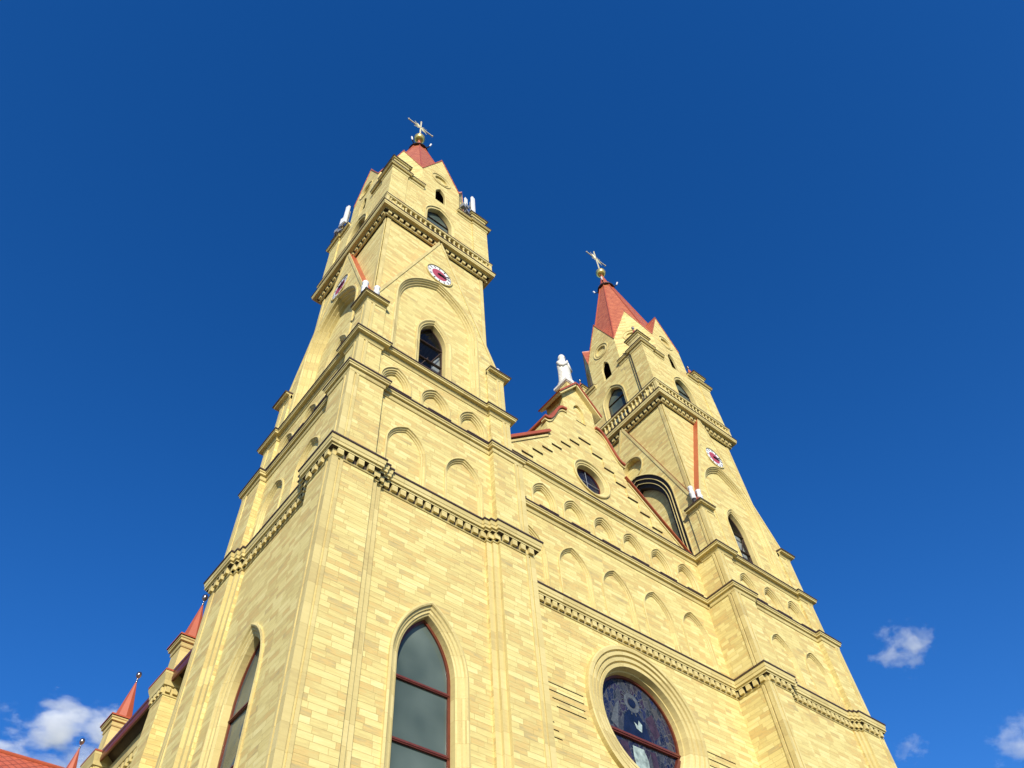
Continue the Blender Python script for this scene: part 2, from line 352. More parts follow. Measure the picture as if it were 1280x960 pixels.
# ------------------------------------------------------------------ windows
def tube_ring(mb, fr, ins, i0, i1, d0, d1, mi=0):
    rs = [[fr(x, d, z) for x, z in ins(i)] for i, d in ((i0, d0), (i0, d1), (i1, d1), (i1, d0))]
    mb.rings(rs, True, mi)
def lancet_window(fr, ins, i0, d, bars, fw=0.08, mframe='frame', mglass='glass', parent=None, w=1.0, bt=.045, vbar=None, name='window'):
    """frame + glazing bars + pane; returns the window part"""
    mb = MB(); tube_ring(mb, fr, ins, i0, i0 + fw, d - .1, d)
    o2 = ins(i0 + fw * .5); s0 = sum(a for a, b in o2) / len(o2)
    win = P(mb, name, [mframe])
    for zb in bars:
        b = MB(); 
        xs = [x for x, z in o2]
        # bar length limited by the arch outline at that height
        ww = max(abs(x - s0) for x, z in o2 if abs(z - zb) < 1.2) if any(abs(z - zb) < 1.2 for x, z in o2) else w
        ww = chord(o2, s0, zb)
        b.box(fr, s0 - ww, s0 + ww, d - .09, d + .012, zb - bt, zb + bt)
        b.box(fr, s0 - ww, s0 + ww, d - .07, d + .03, zb - bt * .4, zb + bt * .4)
        c = b.build('glazing_bar', [mframe], win)
    if vbar:
        for (xa, za_, xb, zb_) in vbar:
            b = MB(); b.tube(fr(xa, d - .04, za_), fr(xb, d - .04, zb_), .022, 6); b.build('glazing_bar', [mframe], win)
    g = MB(); g.poly([[fr(x, d - .05, z) for x, z in ins(i0 + fw * .4)]]); g.build('pane', [mglass], win)
    return win
def chord(outline, s0, z):
    best = 0.1
    n = len(outline)
    for i in range(n):
        (x1, z1), (x2, z2) = outline[i - 1], outline[i]
        if (z1 - z) * (z2 - z) <= 0 and z1 != z2:
            x = x1 + (x2 - x1) * (z - z1) / (z2 - z1); best = max(best, abs(x - s0))
    return best

HOOD = [(0, 0), (0, .045), (.07, .055), (.11, .03), (.12, -.01), (.2, -.02)]
def blind_arch(fr, w, z0, zs, za, s0, d, kind='big'):
    mb = MB()
    ins = arch_ins(w, z0, zs, za, s0)
    if kind == 'big': prof = [(0, 0), (0, .04), (.045, .05), (.06, .0), (.10, -.01), (.115, -.055), (.155, -.06), (.17, -.10)]
    else: prof = [(0, 0), (0, .04), (.05, .05), (.07, 0), (.13, -.01), (.14, -.055), (.19, -.06), (.205, -.11), (.245, -.115), (.26, -.18)]
    opening(mb, fr, ins, prof, d, 0, fill=1)
    return P(mb, 'blind_arch', ['trim', 'stone']), ins(0)

# ------------------------------------------------------------------ towers
Z0, Z1, Z2, Z3, Z4 = 16.69, 20.88, 23.43, 26.30, 36.0
SA = [(2.36, 3.75), (2.36, 3.64), (2.17, 3.64), (2.17, 3.55), (1.98, 3.55), (1.98, 3.46)]
SB = [(2.36, 3.69), (2.36, 3.46)]
SCc = [(2.52, 3.46), (2.52, 3.34)]
SD = [(2.54, 3.40), (2.54, 3.28)]
def tower(sg):
    cx, cy = sg * D, 0.0
    F = [frame(cx, cy, nx, ny) for nx, ny in DIRS]
    # --- lower stage
    for k in range(4):
        fr = F[k]; mb = MB()
        vis = (k in (0, 3) and sg < 0) or (k == 0 and sg > 0)
        holes = []
        if vis:
            ins = arch_ins(1.22, 0.5, 10.65, 12.72)
            prof = [(0, 0), (0, .05), (.06, .07), (.10, .05), (.12, 0), (.18, -.02), (.20, -.06), (.27, -.07), (.29, -.10), (.33, -.12), (.35, -.38)]
            sur = MB(); opening(sur, fr, ins, prof, 3.46); holes = [ins(0)]
            P(sur, 'window_surround', ['trim'])
            lancet_window(fr, ins, .34, 3.46 - .30, [10.33, 8.70, 7.07, 5.44, 3.8, 2.2], .085)
            rv = MB(); rv.box(fr, -1.1, 1.1, 2.4, 2.45, .4, 13); P(rv, 'window_blind', ['dark'])
        panel(mb, fr, [(-2.1, GROUND), (2.1, GROUND), (2.1, Z0 - .3), (-2.1, Z0 - .3)], holes, 3.46)
        P(mb, 'wall', ['stone'])
    pl = MB()
    for k in range(4):
        pl = MB(); prism(pl, pier_plan(cx, cy, k, 3.75, SA), GROUND, Z0 - .2, slim=1); P(pl, 'corner_pier', ['stone', 'trim'])
    cornice(tower_plan(cx, cy, 3.75, SA), Z0, .255, dent=True, h=.6)
    # --- blind arcade stage
    for k in range(4):
        fr = F[k]; holes = []
        if k != 2:
            for s0 in (-1.17, 1.17):
                o, h = blind_arch(fr, .80, 16.85, 18.35, 19.48, s0, 3.46); holes.append(h)
        mb = MB(); panel(mb, fr, [(-2.5, Z0 - .2), (2.5, Z0 - .2), (2.5, Z1 - .2), (-2.5, Z1 - .2)], holes, 3.46); P(mb, 'wall', ['stone'])
        pl = MB(); prism(pl, pier_plan(cx, cy, k, 3.68, SB), Z0 - .1, Z1 - .2, slim=1); P(pl, 'corner_pier', ['stone', 'trim'])
    cornice(tower_plan(cx, cy, 3.68, SB), Z1, .175, h=.42)
    # --- small arcade stage
    for k in range(4):
        fr = F[k]; holes = []
        if k != 2:
            for s0 in (-1.72, 0, 1.72):
                o, h = blind_arch(fr, .68, 20.95, 21.75, 22.70, s0, 3.34, 'small'); holes.append(h)
                sl = MB(); sl.box(fr, s0 - .5, s0 + .5, 3.0, 3.46 + .175 + .035, 20.885, 20.94); P(sl, 'sill', ['flash'])
        mb = MB(); panel(mb, fr, [(-2.6, Z1 - .2), (2.6, Z1 - .2), (2.6, Z2 - .2), (-2.6, Z2 - .2)], holes, 3.34); P(mb, 'wall', ['stone'])
        pl = MB(); prism(pl, pier_plan(cx, cy, k, 3.46, SCc), Z1 - .1, Z2 - .2, slim=1); P(pl, 'corner_pier', ['stone', 'trim'])
    cornice(tower_plan(cx, cy, 3.46, SCc), Z2, .262, h=.40)
    # --- belfry gables with a great arch, over the shaft
    shaft = MB()
    sq = tower_plan(cx, cy, 3.05, [(2.7, 3.05)])
    pl_ = pier_plan
    GD = 3.32
    for k in range(4):
        fr = F[k]
        inner_side = (sg > 0 and k == 3) or (sg < 0 and k == 1)
        arc = arch_ins(2.15, Z2 - .05, 28.1, 31.25)
        deep = 1.15 if k != 0 else 0.5
        prof = [(0, 0), (0, .05), (.07, .06), (.10, .0), (.14, -.01), (.15, -.14 * deep), (.21, -.15 * deep), (.24, -.30 * deep), (.30, -.31 * deep), (.33, -.45 * deep)]
        holes = [arc(0)]
        cl = circ_ins(.82, 31.95 if not inner_side else 31.95)
        sur = MB(); ai = .32
        if inner_side and sg > 0:
            ai = .72
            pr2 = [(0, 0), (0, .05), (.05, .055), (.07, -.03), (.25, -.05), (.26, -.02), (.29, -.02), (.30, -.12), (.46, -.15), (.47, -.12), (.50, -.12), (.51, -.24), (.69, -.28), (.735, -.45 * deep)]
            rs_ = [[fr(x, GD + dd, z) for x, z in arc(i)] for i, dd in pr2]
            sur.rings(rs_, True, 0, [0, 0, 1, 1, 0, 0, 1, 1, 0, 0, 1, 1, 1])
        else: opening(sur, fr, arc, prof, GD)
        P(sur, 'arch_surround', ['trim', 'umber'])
        mb = MB()
        if inner_side or k == 2:
            cr = MB(); opening(cr, fr, cl, [(0, 0), (0, .05), (.06, .05), (.08, 0), (.12, -.02), (.13, -.30)], GD, 0, fill=1); holes.append(cl(0)); P(cr, 'blind_roundel', ['trim', 'stone'])
        panel(mb, fr, [(-GD, Z2 - .1), (GD, Z2 - .1), (GD, Z3 - .1), (0.0, 35.75), (-GD, Z3 - .1)], holes, GD, .35, inner=.93)
        P(mb, 'gable', ['stone'])
        # inner wall of the arch with the belfry window
        dep = GD - .45 * deep
        wi = arch_ins(.90, Z2 + .2, 26.6, 28.15)
        sur2 = MB(); opening(sur2, fr, wi, [(0, 0), (0, .05), (.06, .06), (.10, .03), (.13, 0), (.18, -.01), (.20, -.06), (.25, -.07), (.27, -.35)], dep); P(sur2, 'window_surround', ['trim'])
        mb = MB(); panel(mb, fr, arc(ai), [wi(0)], dep, .01); P(mb, 'wall', ['stone'])
        vb = [(-.6, 24.3, -.05, 25.6), (.1, 24.1, .62, 25.3), (.1, 25.4, .62, 26.6)] if k == 0 else None
        lancet_window(fr, wi, .265, dep - .28, [26.55, 25.35, 24.15], .05, 'dframe', 'cglass', bt=.03, vbar=vb)
        # metal coping on the rake of the gable, a thin stone fillet below it
        cp = MB(); ml = MB()
        for sgn in (-1, 1):
            a = (sgn * (GD + .03), Z3 - .02); b = (0.0, 35.80)
            dx, dz = b[0] - a[0], b[1] - a[1]; L = math.hypot(dx, dz)
            nx_, nz_ = abs(dz / L) * sgn, abs(dx / L)
            for mesh, (o0, o1, d0, d1) in ((cp, (.004, .024, 2.9, GD - .004)), (ml, (-.12, .016, GD - .045, GD + .035))):
                q = [(a[0] + nx_ * o0, a[1] + nz_ * o0), (a[0] + nx_ * o1, a[1] + nz_ * o1), (b[0] + nx_ * o1, b[1] + nz_ * o1), (b[0] + nx_ * o0, b[1] + nz_ * o0)]
                v = [fr(x, dd, z) for dd in (d0, d1) for x, z in q]
                mesh.add(v, [(0, 1, 2, 3), (4, 5, 6, 7), (0, 1, 5, 4), (1, 2, 6, 5), (2, 3, 7, 6), (3, 0, 4, 7)])
        P(cp, 'gable_coping', ['frame' if inner_side and sg > 0 else 'red']); P(ml, 'raking_moulding', ['trim'])  # right tower's inner coping takes a darker red to paint in its shade
        # pier with its own cap, broken off where the arch wall begins
        pl = MB(); pp = pier_plan(cx, cy, k, 3.38, SD); prism(pl, pp, Z2 - .05, Z3 - .12, slim=1); P(pl, 'corner_pier', ['stone', 'trim'])
        nx, ny = DIRS[k]; f2 = frame(cx, cy, nx, ny)
        cplan = ccw([f2(s, d, 0)[:2] for s, d in [(-2.56, 3.0), (-2.56, 3.38), (-3.38, 3.38), (-3.38, 2.56), (-3.0, 2.56), (-3.0, 3.0)]])
        mb = MB(); cp_ = [(p if p > 0 else p, z) for p, z in prof_plain(Z3, .28, .36)]
        # sweep along the two outer edges only
        def ring(p, z): return [f2(s, d, z) for s, d in [(-2.54, 3.2), (-2.54, 3.38 + p), (-3.38 - p, 3.38 + p), (-3.38 - p, 2.54), (-3.2, 2.54)]]
        rs = [ring(p, z) for p, z in cp_]; mb.rings(rs, True)
        mb.rings([ring(p, z) for p, z in prof_flash(Z3, .28, 0.0)], True, 1); mb.poly([ring(0.0, Z3 + .07)], 1)
        P(mb, 'pier_capital', ['trim', 'flash'])
    # shaft between and above the gables, open where the great arches are
    hole = arch(2.17, Z3 - .2, 28.1, 31.28)
    for k in range(4):
        panel(shaft, F[k], [(-2.98, Z3 - .2)] + hole + [(2.98, Z3 - .2), (2.98, Z4 - .3), (-2.98, Z4 - .3)], [], 2.98, .02)
        for q in (-1, 1):
            pr = MB(); pr.box(F[k], min(q * 2.94, q * 2.74), max(q * 2.94, q * 2.74), 2.9, 3.015, Z3, Z4 - .4); P(pr, 'corner_roll', ['trim'])
    P(shaft, 'tower_shaft', ['stone'])
    room = MB()
    fr = F[0]
    room.box(fr, -2.5, 2.5, -2.5, 2.5, Z2 - .5, Z2 + .02); P(room, 'belfry_floor', ['dark'])
    pt = MB(); fr0 = F[0]
    # added pale panel, painting the light patch in the belfry panes
    cur = [(-.35, 23.5), (-.35, 26.1), (.0, 26.6), (.5, 27.0), (1.5, 27.0), (1.5, 23.5)] if sg > 0 else [(-.35, 23.5), (.1, 23.5), (.12, 24.6), (.35, 25.9), (.9, 27.0), (1.5, 27.0), (1.5, 23.5)]
    v0 = [fr0(x, 2.60, z) for x, z in cur]; v1 = [fr0(x, 2.56, z) for x, z in cur]
    pt.poly([v0]); pt.rings([v0, v1]); P(pt, 'pane_light_panel', ['pale'])
    # --- top cornice with dentils and balustrade
    plan4 = tower_plan(cx, cy, 3.10, [(2.8, 3.10)])
    cornice(plan4, Z4, .39, dent=.345, h=.6)
    b0 = MB(); base = tower_plan(cx, cy, 3.36, [(2.8, 3.36)])
    sweep(b0, base, [(-.3, Z4 + .03), (0, Z4 + .03), (.02, Z4 + .06), (.02, Z4 + .17), (0, Z4 + .2), (-.2, Z4 + .2), (-.2, Z4 + .03)])
    P(b0, 'balustrade_base', ['trim'])
    r0 = MB(); sweep(r0, base, [(-.2, Z4 + .95), (.0, Z4 + .95), (.03, Z4 + .98), (.03, Z4 + 1.08), (.0, Z4 + 1.11), (-.2, Z4 + 1.11), (-.2, Z4 + .95)])
    sweep(r0, base, prof_flash(Z4 + 1.145, .03, -.2), 1)
    rail = P(r0, 'balustrade_rail', ['trim', 'flash'])
    bal = MB(); bal.lathe((0, 0, Z4 + .19), [(.075, 0), (.075, .06), (.04, .09), (.045, .14), (.085, .27), (.08, .34), (.04, .5), (.035, .58), (.06, .62), (.075, .66), (.075, .78)], 8)
    hid = MB(); first = None
    for k in range(4):
        fr = F[k]; n = 21
        for i in range(n):
            s = -3.05 + 6.1 * i / (n - 1); p = fr(s, 3.27, 0)
            if k in (0, 3):
                if first is None:
                    first = bal.build('baluster', ['trim'], rail, True); first.location = (p[0], p[1], 0)
                else: copy_obj(first, rail, (p[0], p[1], 0))
            else:
                hid.lathe((p[0], p[1], Z4 + .19), [(.075, 0), (.04, .09), (.085, .27), (.04, .5), (.075, .78)], 6)
        # corner pedestals
        hid.box(fr, -3.36, -3.18, 3.18, 3.36, Z4 + .1, Z4 + .97)
    ho = hid.build('rear_balusters', ['trim'], rail); 
    # --- octagonal lantern
    Zf, Zv, Zg = Z4 + .02, 44.35, 47.85
    ap = 3.2; hs8 = ap * math.tan(math.pi / 8)
    gout = lambda e=0: [(-hs8, Zf), (hs8, Zf), (hs8, Zv), (0, Zg), (-hs8, Zv)]
    for k in range(8):
        a = -math.pi / 2 + k * math.pi / 4; fr = frame(cx, cy, round(math.cos(a), 9), round(math.sin(a), 9))
        main = k % 2 == 0; holes = []
        rd = circ_ins(.70, 44.45, 0, 36)
        cr = MB(); opening(cr, fr, rd, [(0, 0), (0, .04), (.05, .05), (.08, 0), (.18, -.01), (.2, .02), (.26, .02), (.28, -.10)], ap, 0, fill=1); P(cr, 'blind_roundel', ['trim', 'stone']); holes.append(rd(0))
        if main:
            wi = arch_ins(1.0, 36.5, 38.75, 40.2); holes.append(wi(0))
            sur = MB(); opening(sur, fr, wi, [(0, 0), (0, .05), (.06, .06), (.09, .0), (.2, -.01), (.22, -.32)], ap); P(sur, 'window_surround', ['trim'])
            lancet_window(fr, wi, .21, ap - .26, [37.9, 38.9], .05, 'dframe', 'glass', bt=.02)
            nw = arch_ins(.36, 41.15, 42.3, 43.1); holes.append(nw(0))
            sur = MB(); opening(sur, fr, nw, [(0, 0), (.03, -.02), (.04, -.16)], ap)
            sur.box(fr, -.5, .5, ap - 1.0, ap - .95, 40.9, 43.3, 1); P(sur, 'louvre_opening', ['trim', 'dark'])
        mb = MB(); panel(mb, fr, gout(), holes, ap, .35, inner=.89); P(mb, 'lantern_gable', ['stone'])
        rf = MB()
        for sgn in (-1, 1):
            e = ap + .035
            o = [(sgn * (hs8 + .05), e, Zv + .03), (0, e, Zg + .12), (0, 1.0, Zg + .12), (sgn * .45, 1.0, Zv + .03)]
            n_ = Vector((sgn * 3.5, 0, 1.33)).normalized() * .055
            v = [fr(*p) for p in o] + [fr(p[0] - n_.x, p[1], p[2] - n_.z) for p in o]
            rf.add(v, [(0, 1, 2, 3), (4, 5, 6, 7), (0, 1, 5, 4), (1, 2, 6, 5), (2, 3, 7, 6), (3, 0, 4, 7)])
        P(rf, 'gable_roof', ['spire'])
    # corner blocks and turrets of the lantern
    for k in range(4):
        nx, ny = DIRS[k]; f2 = frame(cx, cy, nx, ny)
        pln = [(-1.325, 3.195), (-2.25, 3.195), (-2.25, 3.27), (-3.27, 3.27), (-3.27, 2.25), (-3.195, 2.25), (-3.195, 1.325)]
        plan = ccw([f2(s, d, 0)[:2] for s, d in pln])
        mb = MB(); prism(mb, plan, Zf, 41.2, 0, False)
        P(mb, 'corner_pier', ['stone'])
        mb = MB(); t = 41.62
        pl2 = [(s, d) for s, d in pln]
        def rr(p, z): return [f2(s, d, z) for s, d in [(-1.14, 3.1), (-1.14, 3.195 + p), (-2.25 + p, 3.195 + p), (-2.25 + p, 3.27 + p), (-3.27 - p, 3.27 + p), (-3.27 - p, 2.25 - p), (-3.195 - p, 2.25 - p), (-3.195 - p, 1.14), (-3.1, 1.14)]]
        mb.rings([rr(p, z) for p, z in prof_plain(t, .2, .42)], True)
        mb.rings([rr(p, z) for p, z in prof_flash(t, .2, 0)], True, 1)
        mb.poly([rr(0, t + .07)], 1)
        P(mb, 'cornice', ['trim', 'flash'])
        c = 2.74; hb = .46
        tb = MB(); sqp = ccw([f2(s, d, 0)[:2] for s, d in [(-c - hb, c - hb), (-c - hb, c + hb), (-c + hb, c + hb), (-c + hb, c - hb)]])
        prism(tb, sqp, 41.6, 42.5, 0); sweep(tb, sqp, prof_plain(42.78, .17, .36)); sweep(tb, sqp, prof_flash(42.78, .17, -.2), 1)
        P(tb, 'turret', ['trim', 'flash'])
        pc = f2(-c, c, 0)
        if not (sg < 0 and k == 1):
            sp = MB(); sp.lathe((pc[0], pc[1], 42.8), [(.40, 0), (.40, .05), (.02, 1.35)], 8)
            tr = P(sp, 'turret_spirelet', ['spire'])
            bb = MB(); bb.lathe((pc[0], pc[1], 44.1), [(.001, 0), (.035, .02), (.035, .12), (.09, .17), (.11, .26), (.09, .35), (.001, .4)], 10); bb.build('finial', ['ball'], tr, True)
    # spire
    rv_ = (ap - .2) / math.cos(math.pi / 8)
    sp = MB(); rs = []
    for rr_, z in ((rv_ + .05, Zv - .02), (.52, 57.1), (.52, 57.1)):
        rs.append([(cx + rr_ * math.cos(math.pi / 8 + k * math.pi / 4), cy + rr_ * math.sin(math.pi / 8 + k * math.pi / 4), z) for k in range(8)])
    sp.rings(rs[:2], True)
    spo = P(sp, 'spire', ['spire'])
    for k in range(8):
        a = math.pi / 8 + k * math.pi / 4; h = MB()
        h.tube((cx + (rv_ + .06) * math.cos(a), cy + (rv_ + .06) * math.sin(a), Zv), (cx + .52 * math.cos(a), cy + .52 * math.sin(a), 57.1), .055, 6); h.build('hip_roll', ['red'], spo)
    cpn = MB(); cpn.lathe((cx, cy, 56.95), [(.50, 0), (.68, .02), (.68, .16), (.50, .2), (.10, 2.35), (.09, 2.6), (.001, 2.6)], 16); cpn.build('spire_cap', ['red'], spo)
    cb = MB(); cb.lathe((cx, cy, 56.85), [(.56, 0), (.74, 0), (.74, .1), (.56, .1)], 16)
    for q in range(4):
        a = q * math.pi / 2 + .5
        cb.tube((cx + .6 * math.cos(a), cy + .6 * math.sin(a), 56.9), (cx + 1.0 * math.cos(a), cy + 1.0 * math.sin(a), 57.1), .045, 6)
    cb.build('collar', ['black'], spo)
    for q in range(4):
        a = q * math.pi / 2 + .5; lm = MB(); x, y = cx + .95 * math.cos(a), cy + .95 * math.sin(a)
        lm.tube((x, y, 57.05), (x + .12 * math.cos(a), y + .12 * math.sin(a), 57.38), .05, 8, .07); lm.build('lamp', ['white'], spo)
    bl = MB(); bl.lathe((cx, cy, 59.45), [(.001, 0)] + [(.44 * math.sin(math.pi * i / 14), .5 - .44 * math.cos(math.pi * i / 14)) for i in range(1, 14)] + [(.001, .94)], 24)
    bl.build('gold_ball', ['gold'], spo, True)
    cx_ = MB(); f0 = F[0]
    zc = 62.75
    cx_.box(f0, -.05, .05, -.035, .035, 60.2, 64.1); cx_.box(f0, -1.15, 1.15, -.035, .035, zc - .05, zc + .05)
    for (ex, ez) in ((1.15, zc), (-1.15, zc), (0, 64.15)):
        cx_.lathe(f0(ex, 0, ez - .09), [(.001, .02), (.06, .05), (.075, .09), (.06, .13), (.001, .16)], 8)
    for a in range(45, 360, 90):
        for da, L in ((-16, .62), (0, .85), (16, .62)):
            b = R(a + da); cx_.tube(f0(.12 * math.cos(b), 0, zc + .12 * math.sin(b)), f0(L * math.cos(b), 0, zc + L * math.sin(b)), .036, 5, .015)
    cx_.build('cross', ['pgold'], spo)

def clock(sg, k):
    nx, ny = DIRS[k]; fr = frame(sg * D, 0, nx, ny); zc = 32.05; d = 3.325
    rg = MB(); ins = circ_ins(.76, zc); opening(rg, fr, ins, [(0, 0), (0, .06), (.03, .07), (.06, .06), (.07, .03), (.09, .03)], d)
    ck = P(rg, 'clock', ['trim'])
    di = MB(); di.poly([[fr(x, d + .03, z) for x, z in circ(.69, zc)]]); di.build('dial', ['white'], ck)
    rd = MB(); rd.poly([[fr(x, d + .036, z) for x, z in circ(.42, zc)]]); rd.build('dial_centre', ['crimson'], ck)
    tk = MB()
    for i in range(60):
        a = i * math.pi / 30; r1, r2, w = (.49, .64, .026) if i % 5 == 0 else (.64, .67, .008)
        c_, s_ = math.cos(a), math.sin(a)
        q = [(r1 * s_ - w * c_, r1 * c_ + w * s_), (r2 * s_ - w * c_, r2 * c_ + w * s_), (r2 * s_ + w * c_, r2 * c_ - w * s_), (r1 * s_ + w * c_, r1 * c_ - w * s_)]
        tk.poly([[fr(x, d + .042, zc + z) for x, z in q]])
    tk.build('hour_marks', ['black'], ck)
    for ang, L, w, nm in ((96, .42, .045, 'hour_hand'), (76, .62, .03, 'minute_hand')):
        a = R(ang); c_, s_ = math.cos(a), math.sin(a); hn = MB()
        q = [(-w * c_ - .12 * s_, w * s_ - .12 * c_), (-w * c_ + L * .8 * s_, w * s_ + L * .8 * c_), (L * s_, L * c_), (w * c_ + L * .8 * s_, -w * s_ + L * .8 * c_), (w * c_ - .12 * s_, -w * s_ - .12 * c_)]
        dd = d + (.06 if nm == 'hour_hand' else .075)
        v0 = [fr(x, dd, zc + z) for x, z in q]; v1 = [fr(x, dd + .012, zc + z) for x, z in q]
        hn.poly([v1]); hn.poly([v0]); hn.rings([v0, v1]); hn.build(nm, ['black'], ck)
    hb = MB(); hb.tube(fr(0, d + .03, zc), fr(0, d + .10, zc), .06, 12); hb.build('hub', ['black'], ck)
tower(-1); tower(1)
clock(-1, 0); clock(-1, 3); clock(1, 0)

# ------------------------------------------------------------------ centre bay
NF = frame(0, 0, 0, -1)
XN = D - 3.3
def nave_cornice(t, d, p, dent=False, h=.42):
    mb = MB(); prof = prof_dentil(t, p) if dent else prof_plain(t, p, h)
    mb.rings([[NF(-XN, d + q, z), NF(XN, d + q, z)] for q, z in prof], False, 0, [2 if dent and i in (3, 4) else 0 for i in range(len(prof) - 1)])  # dentil gaps coloured umber in place of their shade
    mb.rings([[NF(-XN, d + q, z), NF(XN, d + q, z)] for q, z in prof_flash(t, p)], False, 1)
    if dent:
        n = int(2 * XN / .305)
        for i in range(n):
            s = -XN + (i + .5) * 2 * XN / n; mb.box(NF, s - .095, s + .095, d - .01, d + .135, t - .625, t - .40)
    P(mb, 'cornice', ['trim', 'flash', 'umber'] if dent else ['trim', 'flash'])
for sg in (-1, 1):
    for h_, za_, zb_ in ((3.755, GROUND, Z0 - .3), (3.685, Z0 - .1, Z1 - .25), (3.465, Z1 - .1, Z2 - .2)):
        mb = MB(); xa = D - h_; mb.box(frame(0, 0, 0, 1), min(sg * xa, sg * (xa + .5)), max(sg * xa, sg * (xa + .5)), -2.55, -1.9, za_, zb_); P(mb, 'inner_pilaster', ['stone'])
# lower wall with the rose window and cut grooves
rose = circ_ins(2.72, 13.1, 0, 72)
def rect(a, b, z0, z1): return [(a, z0), (b, z0), (b, z1), (a, z1)]
gro = []
for sg in (-1, 1):
    for xo, z in ((4.42, 13.0), (4.36, 12.74), (4.22, 12.49), (4.08, 12.24)):
        a, b = sorted((sg * xo, sg * 2.86)); gro.append((a, b, z - .02, z + .02))
    for xa, xb, z in ((4.45, 4.25, 11.66), (4.45, 4.10, 11.42), (4.45, 4.0, 11.18)):
        a, b = sorted((sg * xa, sg * xb)); gro.append((a, b, z - .02, z + .02))
mb = MB(); panel(mb, NF, rect(-XN, XN, GROUND, Z0 - .3), [rose(0)] + [rect(*g) for g in gro], 2.2)
for g in gro:
    rc = rect(*g); f_ = [NF(x, 2.2, z) for x, z in rc]; b_ = [NF(x, 2.08, z) for x, z in rc]
    mb.rings([f_, b_], True, 1); mb.poly([b_], 1)
P(mb, 'wall', ['stone', 'flash'])
mb = MB()
opening(mb, NF, rose, [(0, 0), (0, .16), (.05, .18), (.17, .17), (.19, .10), (.22, .09), (.24, .14), (.36, .13), (.38, .06), (.41, .05), (.43, .09), (.55, .07), (.57, .0), (.60, -.01), (.62, .04), (.74, .02), (.76, -.07), (.79, -.19), (.83, -.20), (.86, -.38)], 2.2)
P(mb, 'window_surround', ['trim'])
RW = empty('rose_window'); COL.objects.unlink(RW); bpy.data.objects.remove(RW)
mb = MB(); tube_ring(mb, NF, rose, .84, .94, 1.72, 1.84)
rw = P(mb, 'rose_window', ['frame'])
b = MB(); b.box(NF, -1.84, 1.84, 1.70, 1.86, 12.55, 12.70); b.box(NF, -1.84, 1.84, 1.74, 1.89, 12.60, 12.65); b.build('glazing_bar', ['frame'], rw)
lo = [p for p in circ(1.83, 13.1, 0, 96) if p[1] < 12.5]; li = [(x * .93, 13.1 + (z - 13.1) * .93) for x, z in lo]
b = MB(); b.rings([[NF(x, d, z) for x, z in L] for L, d in ((lo, 1.8), (lo, 1.93), (li, 1.93), (li, 1.8))], False); b.build('lower_sash', ['frame'], rw)
pn = MB(); pn.poly([[NF(x, 1.76, z) for x, z in circ(1.80, 13.1)]]); pn.build('stained_glass', ['stained'], rw)
def gl(name, mat, pts, d=1.768):
    q = MB(); q.poly([[NF(x, d, z) for x, z in pts]]); q.build(name, [mat], rw)
q = MB(); q.rings([[NF(x, 1.769, z) for x, z in circ(.36, 14.02, -.05, 24)], [NF(x, 1.769, z) for x, z in circ(.20, 14.02, -.05, 24)]], True); q.build('halo', ['halo'], rw)
for i in range(14):
    a = i * math.pi / 7; q = MB(); q.tube(NF(-.05 + .38 * math.cos(a), 1.77, 14.02 + .38 * math.sin(a)), NF(-.05 + .48 * math.cos(a), 1.77, 14.02 + .48 * math.sin(a)), .018, 4)
    q.build('halo_ray', ['halo'], rw)
gl('head', 'robedark', circ(.17, 14.0, -.05, 20), 1.774)
gl('shoulders', 'robedark', [(-.75, 12.72), (-.55, 13.4), (-.2, 13.8), (.12, 13.8), (.4, 13.4), (.62, 12.72)], 1.766)
gl('collar_cloth', 'robe', [(-.05, 13.08), (.18, 13.0), (.26, 13.3), (.12, 13.42), (.05, 13.2), (-.12, 13.3)], 1.776)
gl('robe', 'robe', [(-.42, 12.38), (.1, 12.38), (.22, 12.0), (.18, 11.45), (-.1, 11.25), (-.38, 11.5), (-.45, 12.0)], 1.772)
gl('sleeve', 'plum', [(-1.0, 12.42), (-.62, 12.42), (-.5, 11.6), (-.85, 11.5)], 1.771)
gl('sleeve', 'plum', [(.4, 12.42), (.66, 12.42), (.72, 11.7), (.42, 11.6)], 1.771)
gl('wing', 'halo', [(-1.25, 13.0), (-.9, 13.7), (-.7, 13.9), (-.85, 13.3), (-.95, 12.8)], 1.767)
gl('wing', 'plum', [(.5, 13.6), (.9, 13.9), (1.1, 13.2), (.8, 12.9)], 1.767)
rv = MB(); rv.box(NF, -2, 2, 1.3, 1.35, 11, 15.2); P(rv, 'window_blind', ['dark'])
nave_cornice(Z0, 2.2, .25, True)
# arcades
holes = []
for i in range(-2, 3):
    o, h = blind_arch(NF, .84, 16.85, 18.45, 19.70, i * 2.24, 2.14); holes.append(h)
mb = MB(); panel(mb, NF, rect(-XN, XN, Z0 - .2, Z1 - .2), holes, 2.14); P(mb, 'wall', ['stone'])
nave_cornice(Z1, 2.14, .2)
holes = []
for i in range(-3, 4):
    o, h = blind_arch(NF, .70, 20.95, 21.70, 22.66, i * 1.69, 2.14, 'small'); holes.append(h)
    sl = MB(); sl.box(NF, i * 1.69 - .5, i * 1.69 + .5, 1.9, 2.14 + .235, 20.885, 20.94); P(sl, 'sill', ['flash'])
mb = MB(); panel(mb, NF, rect(-XN, XN, Z1 - .2, Z2 - .2), holes, 2.14); P(mb, 'wall', ['stone'])
nave_cornice(Z2, 2.14, .22)
